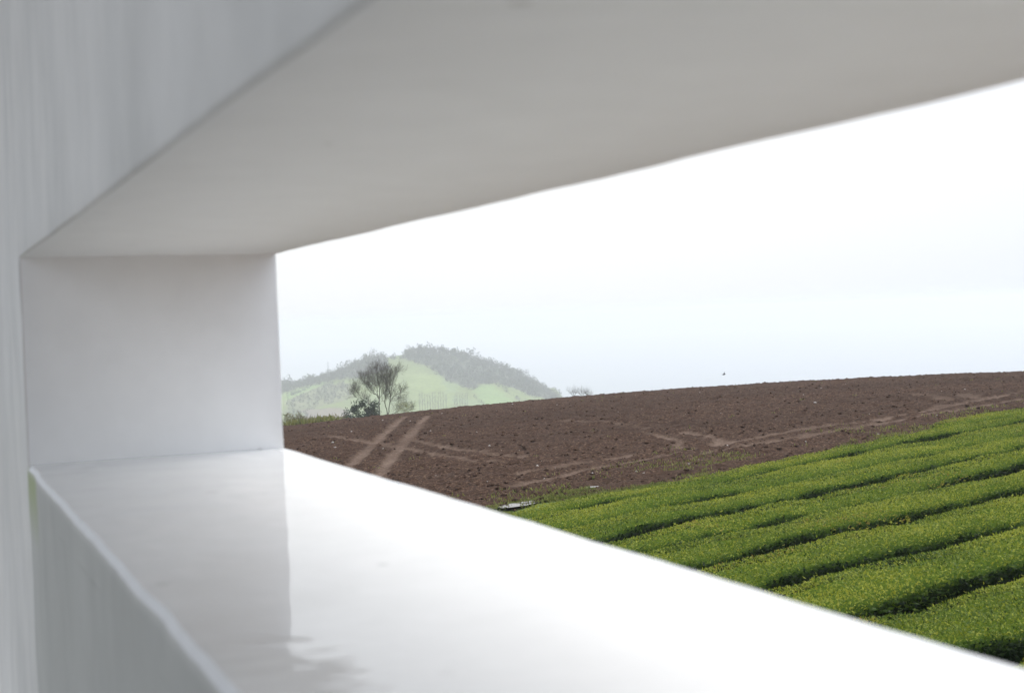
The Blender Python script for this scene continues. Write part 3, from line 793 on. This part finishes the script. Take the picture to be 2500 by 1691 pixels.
# ------------------------------------------------------------------ reeds and tall grass behind the crest, left
REED = leaf_mat('reed_blades', [(0, (.10, .10, .045)), (.5, (.19, .17, .09)), (1, (.27, .22, .14))], .25, .7, .15)
reed_x = [40, 72, 98, 120, 152, 178, 206, 238, 262, 280, 305, 330, 352, 375, 400]
for i, x in enumerate(reed_x):
    R = np.random.default_rng(600 + i); Yr = 108 + R.uniform(-4, 5)
    p = np.array(world(*c1(x, 700), Yr)); p[2] = float(ground(p[0], p[1])); topz = world(*c1(x, 612 + (x > 180) * 12 + R.uniform(-10, 22)), Yr)[2]
    root = link('reed_clump', None, loc=p, label=f'thin dry reed clump behind the left field crest, {ORD[i]} from the left', cat='reed', group='reeds behind the field crest')
    sg, P, A, L = [], [], [], []
    for j in range(5):
        H = (topz - p[2]) * R.uniform(.72, 1.0); o0 = R.normal(size=2) * .2; bend = R.normal(size=2) * .18; q0 = np.array([*o0, -.1]); 
        for q in range(4):
            q1 = np.array([*(o0 + bend * ((q + 1) / 4) ** 2), H * (q + 1) / 4]); sg.append([*q0, *q1, .016, .013]); q0 = q1
            for _ in range(3): P.append(q1 - [0, 0, R.uniform(0, H / 4)]); A.append(unit(np.array([R.normal(), R.normal(), .9]))); L.append(R.uniform(.25, .5))
        for _ in range(10): P.append(q1 - [0, 0, R.uniform(0, .25)]); A.append(unit(np.array([R.normal() * .4 + .3, R.normal() * .4, .6]))); L.append(R.uniform(.12, .22))
    link('stalks', mesh_np('stalks', *tubes(sg, 3)), plain_mat('reed_stalk', (.18, .16, .09)) if i == 0 else bpy.data.materials['reed_stalk'], parent=root, kind='stuff')
    P, A, L = np.array(P), np.array(A), np.array(L); V, Ft = leaf_faces(P, A, perp(A, R), L, L * .13)
    me = mesh_np('leaves', V, Ft); attr(me, 'tint', R.random(len(Ft)), 'FACE'); link('leaves', me, REED, parent=root)
r = np.random.default_rng(12); X = r.uniform(-24, -13.2, 1700); Y = r.uniform(102, 112, 1700); 
zc = np.array([ray(a, 0)[0] for a in (0,)])
blades('tall_grass', X, Y, 6, .75, .12, 13, .95, 'pale green tall grass behind the left end of the field crest', wd=.03, z0=1)

# ------------------------------------------------------------------ bird
bp = np.array(world(1767.2, 914, 62.0))
bm = bmesh.new()
rings = [(-.085, .004, .002), (-.06, .016, .004), (-.02, .026, 0), (.02, .024, .002), (.05, .016, .008), (.07, .014, .014), (.085, .006, .014)]
prev = None
for (x, rad, z) in rings:
    cur = [bm.verts.new((x, rad * math.cos(q * math.pi / 4), z + rad * math.sin(q * math.pi / 4))) for q in range(8)]
    if prev: [bm.faces.new((prev[q], prev[(q + 1) % 8], cur[(q + 1) % 8], cur[q])) for q in range(8)]
    else: bm.faces.new(cur[::-1])
    prev = cur
bm.faces.new(prev)
def wing(pts):
    top = [bm.verts.new((a, b, c + .002)) for a, b, c in pts]; bot = [bm.verts.new((a, b, c - .002)) for a, b, c in pts]; n_ = len(pts)
    bm.faces.new(top); bm.faces.new(bot[::-1])
    for q in range(n_): bm.faces.new((top[q], bot[q], bot[(q + 1) % n_], top[(q + 1) % n_]))
wing([(-.01, .01, .01), (.045, .01, .012), (.06, .05, .055), (.09, .09, .11), (.045, .07, .085), (.01, .04, .045)])
wing([(.045, -.01, .012), (-.01, -.01, .01), (-.02, -.05, .03), (-.05, -.12, .045), (-.01, -.11, .05), (.03, -.05, .035)])
wing([(-.08, -.006, .003), (-.08, .006, .003), (-.135, .026, .008), (-.135, -.026, .008)])
me = bpy.data.meshes.new('bird'); bmesh.ops.recalc_face_normals(bm, faces=bm.faces); bm.to_mesh(me); bm.free()
bd = link('bird', me, plain_mat('dark_feathers', (.05, .05, .055)), loc=bp, label='small dark bird flying above the ploughed field', cat='bird')
bd.rotation_euler = (0, 0, math.radians(20))

# ------------------------------------------------------------------ concrete wall with a slot opening
PSI = .3983
D3 = Vector((-math.sin(PSI), math.cos(PSI), 0)); N3 = Vector((math.cos(PSI), math.sin(PSI), 0))
JL, CI, TH, ZT, ZB = 3.0, .201, .523, .1495, -.265
WBASE = -3.4
# local axes of the wall: x along D3 (towards the jamb), y = -N3 ... right handed: x=D3, y=(-cos,-sin)=-N3
root = link('concrete_wall', None, loc=(0, 0, WBASE), label='thick white-painted concrete wall with a long slot opening in the foreground', cat='wall')
root.rotation_euler = (0, 0, math.pi / 2 + PSI)
def Lc(a, o_, z): return (a, -o_, z - WBASE)
def lines(*segs):
    out = []
    for a, b, st in segs: out += list(np.arange(a, b - 1e-6, st))
    out.append(segs[-1][1]); return np.array(out)
X0, X1, XH = -4.5, 6.0, -3.2
SL = .06                                              # sill slab thickness
xs = lines((X0, XH, .3), (XH, -.5, .15), (-.5, JL, .03), (JL, JL + .5, .05), (JL + .5, X1, .25))
zs = lines((WBASE, -1.0, .3), (-1.0, ZB - SL, .05), (ZB - SL, ZT, .02), (ZT, .8, .05), (.8, 2.2, .2))
bm = bmesh.new()
def ix_(arr, v): return int(np.argmin(np.abs(arr - v)))
iH0, iH1, jH0, jH1 = ix_(xs, XH), ix_(xs, JL), ix_(zs, ZB - SL), ix_(zs, ZT)
vin, vout = {}, {}
for i, x in enumerate(xs):
    for j, z in enumerate(zs):
        if iH0 < i < iH1 and jH0 < j < jH1: continue
        vin[i, j] = bm.verts.new(Lc(x, CI, z)); vout[i, j] = bm.verts.new(Lc(x, CI + TH, z))
for i in range(len(xs) - 1):
    for j in range(len(zs) - 1):
        if iH0 <= i < iH1 and jH0 <= j < jH1: continue
        bm.faces.new((vin[i, j], vin[i + 1, j], vin[i + 1, j + 1], vin[i, j + 1]))
        bm.faces.new((vout[i, j], vout[i, j + 1], vout[i + 1, j + 1], vout[i + 1, j]))
dep = np.linspace(0, 1, 13)
bevel_edges = []
def reveal(keys):
    rows = []
    for kk in keys:
        a, b = vin[kk], vout[kk]; rw = [a]
        for f in dep[1:-1]: rw.append(None)
        rw.append(b); rows.append(rw)
    return rows
loop = [(i, jH0) for i in range(iH0, iH1)] + [(iH1, j) for j in range(jH0, jH1)] + [(i, jH1) for i in range(iH1, iH0, -1)] + [(iH0, j) for j in range(jH1, jH0, -1)]
cols = []
for kk in loop:
    a, b = vin[kk], vout[kk]; cols.append([a] + [bm.verts.new(a.co.lerp(b.co, f)) for f in dep[1:-1]] + [b])
for q in range(len(cols)):
    A_, B_ = cols[q], cols[(q + 1) % len(cols)]
    for d in range(len(dep) - 1): bm.faces.new((A_[d], A_[d + 1], B_[d + 1], B_[d]))
# close the four outer sides
def strip(keys):
    for q in range(len(keys) - 1): bm.faces.new((vin[keys[q]], vout[keys[q]], vout[keys[q + 1]], vin[keys[q + 1]]))
nx1, nz1 = len(xs) - 1, len(zs) - 1
strip([(i, 0) for i in range(nx1 + 1)]); strip([(i, nz1) for i in range(nx1 + 1)]); strip([(0, j) for j in range(nz1 + 1)]); strip([(nx1, j) for j in range(nz1 + 1)])
bmesh.ops.recalc_face_normals(bm, faces=bm.faces)
bm.verts.ensure_lookup_table()
be = set()
for side in (0, -1):
    for q in range(len(loop)):
        k0, k1 = loop[q], loop[(q + 1) % len(loop)]
        if k0[1] == jH0 and k1[1] == jH0: continue
        e = bm.edges.get((cols[q][side], cols[(q + 1) % len(loop)][side]))
        if e: be.add(e)
bmesh.ops.bevel(bm, geom=list(be), offset=.006, segments=3, profile=.5, affect='EDGES', clamp_overlap=True)
def rough_up(bm, amp=1.0):
    co = np.array([v.co[:] for v in bm.verts])
    dx = (.0016 * vnoise(co[:, 0] * 5 + co[:, 2] * 3.1, co[:, 1] * 6 + co[:, 2] * 4.7, 701) + .0011 * vnoise(co[:, 0] * 19, co[:, 2] * 17 + co[:, 1] * 21, 702)) * amp
    dy = (.0016 * vnoise(co[:, 0] * 4 - co[:, 2] * 2.1, co[:, 1] * 5 + co[:, 2] * 6.1, 703) + .0011 * vnoise(co[:, 0] * 17, co[:, 2] * 19 + co[:, 1] * 15, 704)) * amp
    dz = (.0022 * vnoise(co[:, 0] * 4.3, co[:, 1] * 3, 705) + .0013 * vnoise(co[:, 0] * 16, co[:, 1] * 12, 706)) * amp
    for v, a, b, c in zip(bm.verts, dx, dy, dz): v.co += Vector((a, b, c))
rough_up(bm, .45)
me = bpy.data.meshes.new('wall_body'); bm.to_mesh(me); bm.free()
me.polygons.foreach_set('use_smooth', np.ones(len(me.polygons), bool))
me.set_sharp_from_angle(angle=math.radians(35))
m, n, o = mat('painted_concrete')
t = N(n, 'ShaderNodeTexCoord'); sx = N(n, 'ShaderNodeSeparateXYZ'); n.links.new(t.outputs['Object'], sx.inputs[0])
stk = noise(n, mapping(n, t.outputs['Object'], (1.5, 1.5, .8)), 6.0, 6, .7)
stk2 = noise(n, mapping(n, t.outputs['Object'], (1.1, 1.1, .55)), 2.6, 4, .6)
fin = noise(n, t.outputs['Object'], 14, 5, .6)
clean = ramp(n, fin.outputs[0], [(.3, (.855, .842, .808)), (.7, (.89, .877, .843))])
dirty = ramp(n, stk.outputs[0], [(.30, (.655, .625, .575)), (.5, (.705, .672, .62)), (.70, (.745, .712, .66))])
dirty2 = mixc(n, .55, dirty.outputs[0], ramp(n, stk2.outputs[0], [(.35, (.80, .81, .81)), (.65, (1.06, 1.06, 1.06))]).outputs[0], 'MULTIPLY')
# the weathered face is the one turned to the terrace (inside); the reveals are cleaner paint
inner = mth(n, 'GREATER_THAN', sx.outputs['Y'], -CI - .004)
base_c = mixc(n, inner, clean.outputs[0], dirty2)
# darker colour below the slot, and an algae streak below the sill corner
zl = mth(n, 'SUBTRACT', sx.outputs['Z'], ZB - WBASE)
low = N(n, 'ShaderNodeMapRange'); low.inputs['From Min'].default_value = -.02; low.inputs['From Max'].default_value = .0; low.inputs['To Min'].default_value = 1; low.inputs['To Max'].default_value = 0
n.links.new(zl, low.inputs['Value'])
below_slot = mth(n, 'MULTIPLY', low.outputs[0], mth(n, 'LESS_THAN', sx.outputs['X'], JL - .0))
base_c = mixc(n, mth(n, 'MULTIPLY', mth(n, 'MULTIPLY', below_slot, inner), .8), base_c, mixc(n, 1.0, base_c, (.60, .615, .60), 'MULTIPLY'))
sxx = mth(n, 'ADD', sx.outputs['X'], mth(n, 'MULTIPLY', mth(n, 'SUBTRACT', stk.outputs[0], .5), .06))
band = mth(n, 'MULTIPLY', mth(n, 'LESS_THAN', sxx, JL + .02), mth(n, 'GREATER_THAN', sxx, JL - .20))
fade = N(n, 'ShaderNodeMapRange'); fade.inputs['From Min'].default_value = -.15; fade.inputs['From Max'].default_value = -.04; n.links.new(zl, fade.inputs['Value'])
alg = mth(n, 'MULTIPLY', mth(n, 'MULTIPLY', band, fade.outputs[0]), mth(n, 'MULTIPLY', low.outputs[0], inner))
base_c = mixc(n, mth(n, 'MULTIPLY', alg, .8), base_c, (.34, .38, .17))
spt = N(n, 'ShaderNodeTexVoronoi'); spt.inputs['Scale'].default_value = 5.5; n.links.new(t.outputs['Object'], spt.inputs['Vector'])
sp = mth(n, 'LESS_THAN', spt.outputs['Distance'], .035)
base_c = mixc(n, mth(n, 'MULTIPLY', sp, .35), base_c, (.38, .34, .30))
p = N(n, 'ShaderNodeBsdfPrincipled'); p.inputs['Roughness'].default_value = .6; p.inputs['Specular IOR Level'].default_value = .3
n.links.new(base_c, p.inputs['Base Color'])
b_ = N(n, 'ShaderNodeBump'); b_.inputs['Strength'].default_value = .12; b_.inputs['Distance'].default_value = .01
n.links.new(fin.outputs[0], b_.inputs['Height']); n.links.new(b_.outputs[0], p.inputs['Normal']); n.links.new(p.outputs[0], o.inputs[0])
WALLM = m
link('wall_body', me, m, parent=root)

# sill slab: flush with the wall faces, chamfered along its upper edges, wet on top
bm = bmesh.new()
sxs = lines((XH + .002, -.5, .15), (-.5, JL - .001, .03)); prof_ = []
ch = .007; z0, z1 = ZB - SL + .0005, ZB
o0, o1 = CI - .0006, CI + TH + .0006
pf = [(o0, z0), (o0, z1 - ch)] + [(o0 + ch * f, z1 - ch * (1 - f)) for f in (.33, .67)] + [(o0 + ch, z1)] + [(o0 + ch + (o1 - o0 - 2 * ch) * f, z1) for f in np.linspace(0, 1, 15)[1:-1]] + [(o1 - ch, z1), (o1 - ch * .3, z1 - ch * .3), (o1, z1 - ch), (o1, z0)]
cols = [[bm.verts.new(Lc(x, a, z)) for a, z in pf] for x in sxs]
for q in range(len(cols) - 1):
    for d in range(len(pf) - 1): bm.faces.new((cols[q][d], cols[q][d + 1], cols[q + 1][d + 1], cols[q + 1][d]))
    bm.faces.new((cols[q][-1], cols[q][0], cols[q + 1][0], cols[q + 1][-1]))
bm.faces.new(cols[0]); bm.faces.new(cols[-1][::-1])
bmesh.ops.recalc_face_normals(bm, faces=bm.faces)
co = np.array([v.co[:] for v in bm.verts])
ed = (.0022 * vnoise(co[:, 0] * 4.3, co[:, 1] * 3, 705) + .0014 * vnoise(co[:, 0] * 12, co[:, 1] * 12, 706)) * .35
ey = .0020 * vnoise(co[:, 0] * 6, co[:, 2] * 9, 711) + .0012 * vnoise(co[:, 0] * 21, co[:, 2] * 9, 712)
for v, c, yy in zip(bm.verts, ed, ey): v.co.z += c; v.co.y += yy * (1 if v.co.z > ZB - WBASE - .03 else .3)
me = bpy.data.meshes.new('sill'); bm.to_mesh(me); bm.free()
me.polygons.foreach_set('use_smooth', np.ones(len(me.polygons), bool)); me.set_sharp_from_angle(angle=math.radians(30))
m, n, o = mat('wet_painted_sill')
t = N(n, 'ShaderNodeTexCoord'); ge = N(n, 'ShaderNodeNewGeometry')
sn = N(n, 'ShaderNodeSeparateXYZ'); n.links.new(ge.outputs['Normal'], sn.inputs[0])
flat = N(n, 'ShaderNodeMapRange'); flat.inputs['From Min'].default_value = .9; flat.inputs['From Max'].default_value = .99; n.links.new(sn.outputs['Z'], flat.inputs['Value'])
fin = noise(n, t.outputs['Object'], 14, 5, .6); big = noise(n, mapping(n, t.outputs['Object'], (1, 2.2, 1)), 2.2, 3, .5)
c_ = ramp(n, fin.outputs[0], [(.3, (.70, .69, .672)), (.7, (.75, .74, .722))])
spt = N(n, 'ShaderNodeTexVoronoi'); spt.inputs['Scale'].default_value = 3.6; n.links.new(t.outputs['Object'], spt.inputs['Vector'])
sp = N(n, 'ShaderNodeMapRange'); sp.inputs['From Min'].default_value = .02; sp.inputs['From Max'].default_value = .06; sp.inputs['To Min'].default_value = .5; sp.inputs['To Max'].default_value = 0; n.links.new(spt.outputs['Distance'], sp.inputs['Value'])
c2_ = mixc(n, sp.outputs[0], c_.outputs[0], (.30, .27, .23))
def sill_at(px, py):
    u, e = ray(px, py); Y_ = ZB / e; P_ = Vector((u * Y_, Y_, 0)); return P_.dot(D3), -P_.dot(N3)
def near(px, py, r0, r1):                              # 1 inside r0, 0 outside r1, measured on the sill
    a_, b_ = sill_at(px, py)
    vm = N(n, 'ShaderNodeVectorMath', operation='DISTANCE'); n.links.new(t.outputs['Object'], vm.inputs[0]); vm.inputs[1].default_value = (a_, b_, ZB - WBASE)
    mr = N(n, 'ShaderNodeMapRange'); mr.inputs['From Min'].default_value = r0; mr.inputs['From Max'].default_value = r1; mr.inputs['To Min'].default_value = 1; mr.inputs['To Max'].default_value = 0
    n.links.new(vm.outputs['Value'], mr.inputs['Value']); return mr.outputs[0]
for (qx, qy, qr, qs) in ((935, 1376, .006, .55), (645, 1205, .007, .25), (395, 1425, .008, .3), (233, 1113, .006, .4), (1090, 1645, .007, .15)):
    c2_ = mixc(n, mth(n, 'MULTIPLY', near(qx, qy, qr * .3, qr * 1.6), qs), c2_, (.16, .14, .12))
p = N(n, 'ShaderNodeBsdfPrincipled'); p.inputs['Roughness'].default_value = .55
n.links.new(c2_, p.inputs['Base Color'])
p.inputs['Coat IOR'].default_value = 1.36
cw = ramp(n, big.outputs[0], [(.30, (.75, .75, .75)), (.45, (1, 1, 1))])
n.links.new(mth(n, 'MULTIPLY', cw.outputs[0], flat.outputs[0]), p.inputs['Coat Weight'])
p.inputs['Coat Roughness'].default_value = .045
wv = noise(n, t.outputs['Object'], 5.0, 2, .5)
rp = noise(n, mapping(n, t.outputs['Object'], (1.0, .55, 1)), 30.0, 1, .5)
zone = mth(n, 'MAXIMUM', near(760, 1610, .03, .16), mth(n, 'MULTIPLY', near(900, 1690, .02, .14), .8))
hgt_ = mth(n, 'ADD', wv.outputs[0], mth(n, 'MULTIPLY', mth(n, 'MULTIPLY', rp.outputs[0], zone), 1.6))
b_ = N(n, 'ShaderNodeBump'); b_.inputs['Strength'].default_value = .10; b_.inputs['Distance'].default_value = .01
n.links.new(hgt_, b_.inputs['Height']); n.links.new(b_.outputs[0], p.inputs['Coat Normal']); n.links.new(p.outputs[0], o.inputs[0])
sl = link('sill', me, m, parent=root)
me.materials.append(WALLM)
for pl in me.polygons:
    if abs(pl.normal.z) < .3: pl.material_index = 1

# terrace floor on the viewer's side of the wall
bm = bmesh.new()
def fl(a, o_, z): return D3 * a + N3 * o_ + Vector((0, 0, z))
ct = [fl(X0, CI - .004, -1.55), fl(X1, CI - .004, -1.55), fl(X1, -6, -1.58), fl(X0, -6, -1.58)]
vt = [bm.verts.new(c) for c in ct]; vb = [bm.verts.new(c + Vector((0, 0, -2.2))) for c in ct]
bm.faces.new(vt); bm.faces.new(vb[::-1])
for q in range(4): bm.faces.new((vt[q], vb[q], vb[(q + 1) % 4], vt[(q + 1) % 4]))
bmesh.ops.recalc_face_normals(bm, faces=bm.faces)
me = bpy.data.meshes.new('terrace_floor'); bm.to_mesh(me); bm.free()
link('terrace_floor', me, plain_mat('terrace_concrete', (.20, .20, .195), .7, .2, 3), kind='structure')

# unseen roof slab, added to dim the terrace side; it rests on the wall
bm = bmesh.new()
ct = [fl(X0, CI + TH + .25, 2.21), fl(X1, CI + TH + .25, 2.21), fl(X1, -2.8, 2.21), fl(X0, -2.8, 2.21)]
vb = [bm.verts.new(c) for c in ct]; vt = [bm.verts.new(c + Vector((0, 0, .22))) for c in ct]
bm.faces.new(vt); bm.faces.new(vb[::-1])
for q in range(4): bm.faces.new((vt[q], vb[q], vb[(q + 1) % 4], vt[(q + 1) % 4]))
bmesh.ops.recalc_face_normals(bm, faces=bm.faces)
me = bpy.data.meshes.new('added_terrace_roof'); bm.to_mesh(me); bm.free()
link('added_terrace_roof', me, plain_mat('added_roof_concrete', (.5, .5, .49), .7, .1, 3), kind='structure')

# ------------------------------------------------------------------ haze
m, n, o = mat('haze_air')
v = N(n, 'ShaderNodeVolumePrincipled')
v.inputs['Color'].default_value = (.83, .83, .85, 1); v.inputs['Density'].default_value = .00053; v.inputs['Anisotropy'].default_value = .25
n.links.new(v.outputs[0], o.inputs['Volume'])
bm = bmesh.new(); bmesh.ops.create_cube(bm, size=1.0)
for q in bm.verts: q.co = Vector((q.co.x * 18000, q.co.y * 18000, -151.5 if q.co.z < 0 else 9.0))
me = bpy.data.meshes.new('haze'); bm.to_mesh(me); bm.free()
link('haze', me, m, kind='stuff')
